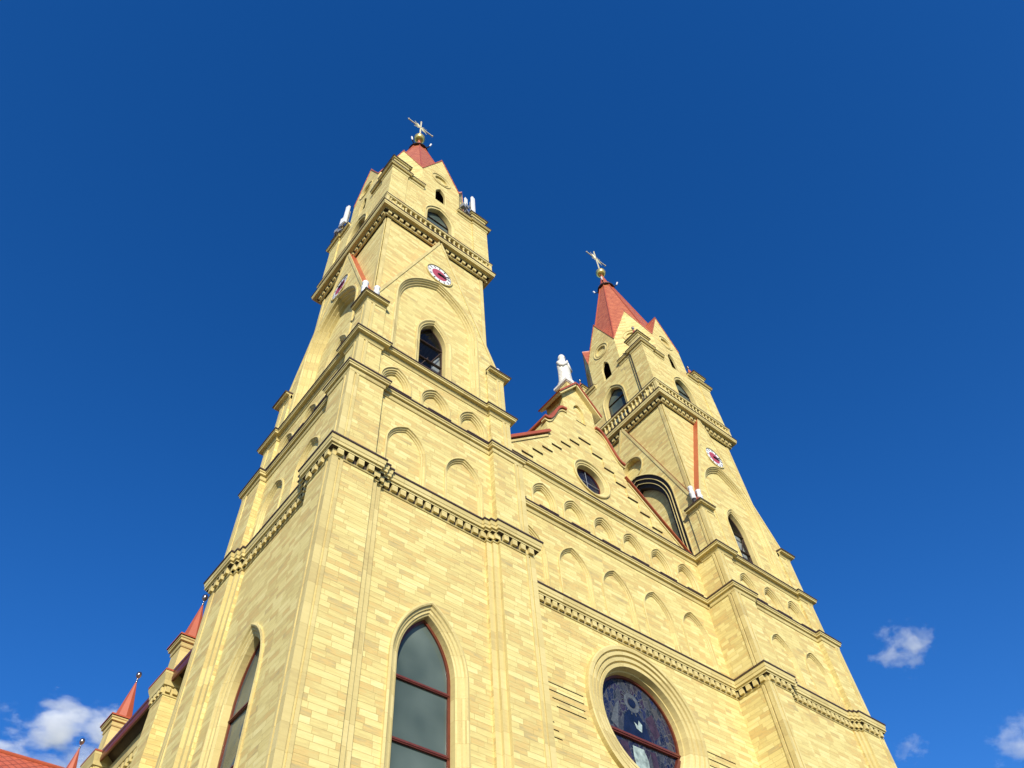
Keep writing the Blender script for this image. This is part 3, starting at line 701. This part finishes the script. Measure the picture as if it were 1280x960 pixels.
# curved gable
def scurve(x0, z0, x1, z1, n=10):    # scroll: out, flat shoulder, then up
    return [(x0 + (x1 - x0) * t, z0 + (z1 - z0) * (t - .16 * math.sin(2 * math.pi * t))) for t in [i / n for i in range(n + 1)]]
Lc = [(-5.9, 23.3), (-5.9, 23.55), (-2.50, 26.62), (-2.50, 27.75)] + scurve(-2.50, 27.75, -1.05, 29.45)[1:] + [(-1.05, 30.85), (0, 32.25)]
Rc = [(-x, z) for x, z in Lc[::-1]][1:]
outline = Lc + Rc
YG = 2.10
st = [(-4.30, 23.9), (-4.30, 24.23), (-3.63, 24.23), (-3.63, 24.85), (-3.0, 24.85), (-3.0, 25.46), (-2.36, 25.46), (-2.36, 26.09), (-1.72, 26.09), (-1.72, 26.70), (-1.08, 26.70), (-1.08, 27.31), (-.42, 27.31), (-.42, 27.93)]
stp = st + [(-x, z) for x, z in st[::-1]]
ocu = circ_ins(1.12, 25.22, 0, 48)
nich = arch_ins(.34, 29.32, 30.2, 30.75)
mb = MB()
o_ = [NF(x, YG, z) for x, z in outline]
mb.poly([o_, [NF(x, YG, z) for x, z in stp], [NF(x, YG, z) for x, z in nich(0)]])
mb.rings([[NF(x, YG, z) for x, z in stp], [NF(x, YG - .07, z) for x, z in stp]], True)
mb.poly([[NF(x, YG - .07, z) for x, z in stp], [NF(x, YG - .07, z) for x, z in ocu(0)]])
mb.rings([[NF(x, YG, z) for x, z in nich(0)], [NF(x, YG - .12, z) for x, z in nich(0)]], True); mb.poly([[NF(x, YG - .12, z) for x, z in nich(0)]])
mb.rings([o_, [NF(x, YG - 1.2, z) for x, z in outline]], True); mb.poly([[NF(x, YG - 1.2, z) for x, z in outline]])
P(mb, 'nave_gable', ['stone'])
def shade_strip(x0, x1, z0, z1, d1=.004):
    gs = MB(); gs.box(NF, x0, x1, YG - .069, YG + d1, z0, z1); P(gs, 'shade_edge', ['flash'])  # dark strips paint shade under the step edges and at the niche sill
for a, b_ in zip(st[1::2], st[2::2]):
    for sg in (-1, 1): shade_strip(min(-sg * a[0], -sg * b_[0]), max(-sg * a[0], -sg * b_[0]), a[1] - .02, a[1] - .002, -.01)
shade_strip(-.42, .42, 27.908, 27.928, -.01); shade_strip(-.33, .33, 29.27, 29.30, .02)
mb = MB(); opening(mb, NF, ocu, [(0, 0), (0, .07), (.05, .09), (.09, .06), (.10, .02), (.20, .0), (.22, -.04), (.28, -.05), (.31, -.32)], YG - .07); P(mb, 'window_surround', ['trim'])
mb = MB(); tube_ring(mb, NF, ocu, .30, .345, YG - .45, YG - .36)
oc = P(mb, 'round_window', ['frame'])
for a in (math.pi / 2, 0):
    b = MB(); b.tube(NF(-.8 * math.cos(a), YG - .38, 25.22 - .8 * math.sin(a)), NF(.8 * math.cos(a), YG - .38, 25.22 + .8 * math.sin(a)), .018, 6); b.build('glazing_bar', ['grey'], oc)
b = MB(); b.poly([[NF(x, YG - .42, z) for x, z in ocu(.32)]]); b.build('pane', ['robedark'], oc)
# metal copings of the gable: steep runs, scrolls and the little roof
def strip(pts, w0, w1, th=.10, mat='red', name='gable_coping'):
    q = MB(); n = len(pts); up = []
    for i in range(n):
        a = Vector(pts[max(0, i - 1)]); c = Vector(pts[min(n - 1, i + 1)]); t = (c - a).normalized(); nr = Vector((-t.y, t.x))
        if nr.y < 0 and abs(nr.y) > .05: nr = -nr
        up.append(nr)
    rs = []
    for (x, z), nr in zip(pts, up):
        lo_ = (x + nr.x * .003, z + nr.y * .003); hi = (x + nr.x * th, z + nr.y * th)
        rs.append([NF(lo_[0], w0, lo_[1]), NF(hi[0], w0, hi[1]), NF(hi[0], w1, hi[1]), NF(lo_[0], w1, lo_[1])])
    q.rings(rs, True); q.poly([rs[0]]); q.poly([rs[-1]])
    P(q, name, [mat])
for sg in (-1, 1):
    strip([(sg * 5.95, 23.55), (sg * 2.38, 26.77)], .75, YG + .14, .14 if sg < 0 else .08)
    sc = [(sg * -x, z) for x, z in scurve(-2.62, 27.74, -.98, 29.5, 16)]
    strip(sc, .85, YG + .14, .13)
    strip([(sg * 5.85, 23.40), (sg * 2.50, 26.42)], 1.9, YG + .05, .10, 'trim', 'coping_moulding')
    sc2 = [(x, z - .17) for x, z in sc]; strip(sc2, 1.9, YG + .06, .09, 'trim', 'coping_moulding')
    strip([(sg * 1.42, 30.55), (0, 32.42)], .7, YG + .30, .09)
    strip([(sg * 1.36, 30.44), (0, 32.24)], .8, YG + .24, .12, 'trim', 'eave_moulding')
# pedestal and side eaves of the little roof
pd = MB(); pd.box(NF, -.40, .40, 1.25, 2.05, 31.7, 32.68); P(pd, 'pedestal', ['stone'])
sqp = ccw([(-.40, -2.05), (.40, -2.05), (.40, -1.25), (-.40, -1.25)])
pd = MB(); sweep(pd, sqp, [(0, 32.60), (.05, 32.62), (.05, 32.66), (.10, 32.68), (.10, 32.84), (.07, 32.88), (-.3, 32.89)]); P(pd, 'pedestal_cap', ['marble'])
# nave roof behind
mb = MB(); prof = [(-6.1, 21.0), (0, 24.6), (6.1, 21.0)]
mb.rings([[(x, .9 * -1, z) for x, z in prof], [(x, 44, z) for x, z in prof]], False); P(mb, 'nave_roof', ['tile'])
mb = MB(); mb.box(frame(0, 0, 0, 1), -9, 9, 3.0, 44, GROUND, 20.9); P(mb, 'nave_wall', ['stone'])

# ------------------------------------------------------------------ aisle with buttress turrets
AX = -D
LF = frame(AX, 0, -1, 0)     # s grows towards the viewer's right = -y
aw = MB(); aw.box(LF, -44, -3.4, .5, 2.45, GROUND, 15.2)
P(aw, 'aisle_wall', ['stone'])
ac = MB()
ac.rings([[LF(-44, 2.45 + q, z), LF(-3.4, 2.45 + q, z)] for q, z in [(0, 14.3), (.06, 14.32), (.06, 14.42), (.03, 14.46), (.03, 14.8), (.16, 14.83), (.2, 15.0), (.2, 15.3)]], False)
for i in range(100):
    s = -3.6 - i * .36; ac.box(LF, s - .09, s + .09, 2.47, 2.60, 14.5, 14.79)
P(ac, 'cornice', ['trim'])
ro = MB(); ro.quad(LF(-44, 3.0, 15.75), LF(-3.4, 3.0, 15.75), LF(-3.4, -3.2, 21), LF(-44, -3.2, 21)); ro.quad(LF(-44, 3.0, 15.72), LF(-3.4, 3.0, 15.72), LF(-3.4, 2.3, 15.3), LF(-44, 2.3, 15.3), 1)
ar = P(ro, 'aisle_roof', ['tile', 'flash'])
gu = MB(); gu.rings([[LF(-44, 3.0 + q, z), LF(-3.4, 3.0 + q, z)] for q, z in [(-.02, 15.42), (.06, 15.40), (.09, 15.5), (.09, 15.66), (.12, 15.70), (.12, 15.82), (-.02, 15.86)]], False); gu.build('gutter', ['frame'], ar)
def aisle_pier(k):
    yc = 8.27 + 6.03 * k; xc = 2.66
    def sqr(h, c=xc): return ccw([LF(-yc + a * h, c + b * h, 0)[:2] for a, b in ((-1, -1), (1, -1), (1, 1), (-1, 1))])
    mb = MB(); prism(mb, sqr(.50), GROUND, 15.2); bp = P(mb, 'buttress', ['stone'])
    mb = MB(); sweep(mb, sqr(.50), [(0, 14.9), (.03, 14.92), (.03, 15.22), (.1, 15.25), (.12, 15.4), (.2, 15.62), (.2, 15.72)]); dentils(mb, sqr(.50), .03, .1, 15.0, 15.2, .28, .15)
    sweep(mb, sqr(.50), prof_flash(15.76, .2, -.2), 1); P(mb, 'cornice', ['trim', 'red'])
    mb = MB(); prism(mb, sqr(.40), 15.7, 16.95); sweep(mb, sqr(.40), prof_plain(17.34, .17, .40)); P(mb, 'turret', ['trim', 'red'])
    mb = MB(); q = offset(sqr(.40), .20); mb.rings([[(x, y, 17.31) for x, y in q], [(x, y, 17.37) for x, y in q]], True); 
    cxx, cyy, _ = LF(-yc, xc, 0)
    mb.rings([[(x, y, 17.37) for x, y in q], [(cxx + (x - cxx) * .03, cyy + (y - cyy) * .03, 17.45) for x, y in q]], True)
    mb.lathe((cxx, cyy, 17.38), [(.42, 0), (.40, .02), (.03, 1.85)], 8)
    s_ = P(mb, 'turret_spirelet', ['red'])
    b = MB(); b.lathe((cxx, cyy, 19.2), [(.001, 0), (.03, .02), (.045, .1), (.02, .14), (.03, .24), (.09, .30), (.12, .40), (.09, .50), (.001, .54)], 12); b.build('finial', ['ball'], s_, True)
for k in range(4): aisle_pier(k)
# transept roof with diamond tiles
tr = MB(); yr, zr = 32.0, 24.2
tr.quad((-40, yr, zr), (-8, yr, zr), (-8, yr - 7, zr - 7.4), (-40, yr - 7, zr - 7.4)); tr.quad((-40, yr, zr), (-8, yr, zr), (-8, yr + 7, zr - 7.4), (-40, yr + 7, zr - 7.4))
tr_o = P(tr, 'transept_roof', ['tile'])
rdg = MB(); rdg.tube((-40, yr, zr + .03), (-8, yr, zr + .03), .12, 8); rdg.build('ridge', ['red'], tr_o)
tw = MB(); tw.box(frame(0, 0, 0, 1), -39.5, -9, yr - 6.7, yr + 6.7, GROUND, zr - 7.3); P(tw, 'transept_wall', ['stone'])
# thin lightning conductor on the right tower's lantern
for sg in (1,):
    fr = frame(sg * D, 0, -1, 0); t = MB(); t.tube(fr(2.2, 3.33, 41.3), fr(2.2, 3.33, 36.2), .03, 6); P(t, 'downpipe', ['black'])

# ------------------------------------------------------------------ statue of a robed woman
def statue():
    root = empty('statue', (0, -1.66, 33.0)); root.scale = (1.08, 1.05, 1.24)
    tag(root, 'white statue of a robed veiled woman on top of the central gable', 'statue')
    mb = MB()
    prof = [(0.0, .40, .33), (.12, .40, .33), (.5, .37, .30), (.95, .36, .28), (1.3, .38, .28), (1.55, .36, .25), (1.72, .30, .22), (1.82, .20, .18), (1.88, .16, .17), (1.98, .185, .195), (2.12, .195, .21), (2.26, .15, .165), (2.34, .05, .06), (2.35, .001, .001)]
    n = 28; rs = []
    for z, a, b in prof:
        ring = []
        for k in range(n):
            t = 2 * math.pi * k / n; fold = 1 + (.05 * math.sin(7 * t + z * 1.2) + .03 * math.sin(12 * t)) * max(0, 1 - z / 1.75)
            ring.append((a * math.cos(t) * fold, b * math.sin(t) * fold - .03 * math.sin(z), z))
        rs.append(ring)
    mb.rings(rs, True)
    # forearms meeting in prayer
    for sx in (-1, 1):
        mb.tube((sx * .34, -.02, 1.5), (sx * .30, -.22, 1.12), .11, 10, .10); mb.tube((sx * .30, -.22, 1.12), (sx * .03, -.36, 1.42), .09, 10, .05)
        mb.tube((sx * .03, -.36, 1.42), (sx * .015, -.38, 1.6), .045, 8, .02)
    mb.build('figure', ['marble'], root, True)
    fc = MB(); fc.lathe((0, -.13, 1.93), [(.001, 0), (.09, .03), (.115, .12), (.11, .2), (.06, .27), (.001, .29)], 14)
    fc.tube((0, -.235, 2.06), (0, -.27, 2.02), .018, 6); fc.build('face', ['marble'], root, True)
    bs_ = MB(); bs_.lathe((0, 0, -.12), [(.001, 0), (.46, 0), (.46, .12), (.001, .12)], 20); bs_.build('plinth', ['marble'], root)
statue()

# ------------------------------------------------------------------ floodlights on the gable feet
def floodlight():
    root = empty('floodlight', (0, 0, 0))
    a = MB(); a.lathe((0, 0, 0), [(.001, 0), (.13, 0), (.14, .10), (.11, .28), (.001, .3)], 12); a.build('base', ['black'], root)
    b = MB(); b.lathe((0, 0, .3), [(.13, 0), (.15, .03), (.15, .40), (.17, .42), (.17, .50), (.13, .52), (.13, .86), (.16, .90), (.16, .98), (.001, 1.0)], 14); b.build('lamp_body', ['white'], root, True)
    return root
proto = floodlight()
spots = [(-1, -3.52, -3.22, 'upright white floodlight on the left tower nearest its front left corner, beside the red coping'),
         (-1, -3.02, -3.30, 'upright white floodlight on the left tower front, second from its left corner'),
         (1, -3.52, -3.22, 'upright white floodlight on the right tower above the dark arch, leftmost of its pair'),
         (1, -3.02, -3.30, 'upright white floodlight on the right tower front beside the red coping strip'),
         (-1, 3.45, -3.0, 'small white floodlight peeking over the right edge of the left tower'),
         (1, 3.45, -3.0, 'small white floodlight peeking over the right edge of the right tower')]
for i, (sg, x, y, lab) in enumerate(spots):
    if i == 0: o = proto
    else:
        o = proto.copy(); COL.objects.link(o)
        for ch in list(proto.children): c = ch.copy(); COL.objects.link(c); c.parent = o
    o.scale = (.85, .85, .85); o.location = (sg * D + x, y, 26.37); o.rotation_euler = (0, 0, .4 * i)
    tag(o, lab, 'floodlight', 'floodlights on the tower corners')

# ------------------------------------------------------------------ phone antennas on the left tower
def antenna(loc, rz, label, H=3.3):
    root = empty('cell_antenna', loc); root.rotation_euler = (0, 0, rz); tag(root, label, 'antenna', 'cell antennas on the left tower')
    I = lambda s, d, z: (s, -d, z)
    a = MB(); a.tube((0, 0, 0), (0, 0, H), .045, 8); a.tube((-.5, .1, 0), (-.5, .1, H * .75), .04, 8); a.tube((-.6, .1, H * .7), (.1, -.1, H * .7), .035, 6); a.tube((-.6, .1, .9), (.2, -.1, .9), .04, 6)
    a.tube((-.5, .1, 0), (-1.0, .6, 1.6), .035, 6); a.build('mast', ['grey'], root)
    b = MB(); b.box(I, -.12, .12, .14, .25, H * .38, H * 1.12); b.box(I, -.10, .10, .25, .29, H * .40, H * 1.1); b.build('panel', ['white'], root)
    b = MB(); b.box(I, -.60, -.40, .0, .10, H * .45, H * .86); b.build('panel', ['white'], root)
    c = MB(); c.box(I, -.02, .02, 0, .16, H * .45, H * .48); c.box(I, -.02, .02, 0, .16, H * .95, H * .98); c.build('bracket', ['grey'], root)
    for j, (x, z, w, h) in enumerate([(-.45, 1.5, .13, .4), (-.4, .75, .15, .35), (-.75, 1.1, .11, .4)]):
        c = MB(); c.box(I, x - w, x + w, -.12, .14, z, z + h); c.build('radio_unit', ['grey'], root)
    c = MB()
    for j in range(9):
        x = -.7 + j * .12; p = [(x, -.1, .9 + .1 * math.sin(j)), (x + .1 * math.sin(j * 2.1), -.2, .5), (x + .05, -.1, .05)]
        c.tube(p[0], p[1], .02, 5); c.tube(p[1], p[2], .02, 5)
    c.build('cables', ['black'], root)
antenna((-D + 2.35, -3.0, 41.69), .25, 'white cell antenna with radio boxes and cables on the right ledge of the left tower')
antenna((-D - 3.15, 2.0, 41.69), -1.3, 'white cell antenna panel on the far left side of the left tower')

# ------------------------------------------------------------------ ground
mb = MB(); mb.quad((-3000, -3000, GROUND), (3000, -3000, GROUND), (3000, 3000, GROUND), (-3000, 3000, GROUND))
M['grass'] = simple('dry lawn', (0.09, 0.10, 0.045), 0.95, 0, .4, .6)
g = mb.build('ground', ['grass']); g['kind'] = 'structure'
def pave_mat():
    ma, nt, bs = new_mat('square paving slabs'); n = nt.nodes; l = nt.links
    ge = n.new('ShaderNodeNewGeometry'); br = n.new('ShaderNodeTexBrick'); br.offset = .5; l.new(ge.outputs['Position'], br.inputs['Vector'])
    br.inputs['Scale'].default_value = 1; br.inputs['Brick Width'].default_value = .6; br.inputs['Row Height'].default_value = .3; br.inputs['Mortar Size'].default_value = .006
    br.inputs['Color1'].default_value = (.085, .08, .075, 1); br.inputs['Color2'].default_value = (.11, .10, .09, 1); br.inputs['Mortar'].default_value = (.15, .14, .12, 1)
    l.new(br.outputs[0], bs.inputs['Base Color']); bs.inputs['Roughness'].default_value = .85
    return ma
M['pave'] = pave_mat()
mb = MB(); mb.box(frame(0, 0, 0, 1), -45, 45, -50, 46, GROUND - .1, GROUND + .004 + .05); g = mb.build('pavement', ['pave']); g['kind'] = 'structure'

# ------------------------------------------------------------------ clouds: real volumes far off
def cloud(direction, dist, size, dens, seed, label, scale=1.0, thr=.5):
    d = Vector(direction).normalized(); p = Vector((-19.4, -17.8, -1.5)) + d * dist
    bm = bmesh.new(); bmesh.ops.create_icosphere(bm, subdivisions=4, radius=1.0)
    me = bpy.data.meshes.new('cloud'); bm.to_mesh(me); bm.free()
    o = bpy.data.objects.new('cloud', me); COL.objects.link(o)
    o.location = p; o.scale = (size[0], size[1], size[2]); o.rotation_euler = (0, 0, math.atan2(d.y, d.x) - math.pi / 2)
    ma = bpy.data.materials.new('cloud vapour'); ma.use_nodes = True; nt = ma.node_tree; n = nt.nodes; l = nt.links
    n.remove(n['Principled BSDF'])
    pv = n.new('ShaderNodeVolumePrincipled'); pv.inputs['Color'].default_value = (1, 1, 1, 1); pv.inputs['Anisotropy'].default_value = -0.3
    tc = n.new('ShaderNodeTexCoord'); ln = n.new('ShaderNodeVectorMath'); ln.operation = 'LENGTH'; l.new(tc.outputs['Object'], ln.inputs[0])
    mp = n.new('ShaderNodeMapping'); mp.inputs['Location'].default_value = (seed, seed * .7, seed * .3); mp.inputs['Scale'].default_value = (scale, scale, scale); l.new(tc.outputs['Object'], mp.inputs[0])
    nz = n.new('ShaderNodeTexNoise'); nz.inputs['Scale'].default_value = 1.9; nz.inputs['Detail'].default_value = 8; nz.inputs['Roughness'].default_value = .6; l.new(mp.outputs[0], nz.inputs['Vector'])
    a = mth(nt, 'SUBTRACT', nz.outputs['Fac'], mth(nt, 'MULTIPLY', mth(nt, 'POWER', ln.outputs['Value'], 2.0), .32))
    b = mth(nt, 'MAXIMUM', mth(nt, 'SUBTRACT', a, thr), 0.0)
    l.new(mth(nt, 'MINIMUM', mth(nt, 'MULTIPLY', b, dens * 8), dens), pv.inputs['Density'])
    l.new(pv.outputs[0], n['Material Output'].inputs['Volume'])
    me.materials.append(ma)
    tag(o, label, 'cloud', 'small fair weather clouds'); o['kind'] = 'structure'
    return o
cloud((0.814, 0.281, 0.508), 900, (44, 40, 32), .028, 3.1, 'small puffy white cloud low on the right of the blue sky', 1.25, .43)
cloud((0.840, 0.334, 0.427), 950, (26, 22, 18), .02, 7.7, 'faint wisp of cloud near the lower right of the sky', 1.0, .42)
cloud((0.880, 0.243, 0.405), 950, (46, 40, 32), .022, 12.2, 'thin white cloud at the right edge of the sky', 1.2, .42)
cloud((0.145, 0.86, 0.486), 900, (70, 50, 34), .05, 1.3, 'larger white cloud low on the left above the red roof', 1.0, .38)
cloud((0.185, 0.875, 0.445), 950, (80, 50, 34), .05, 5.9, 'grey white cloud low behind the small red spirelets', 1.0, .38)
cloud((0.09, 0.885, 0.455), 950, (50, 40, 20), .04, 9.4, 'low white cloud at the far left just above the tiled roof', 1.0, .40)
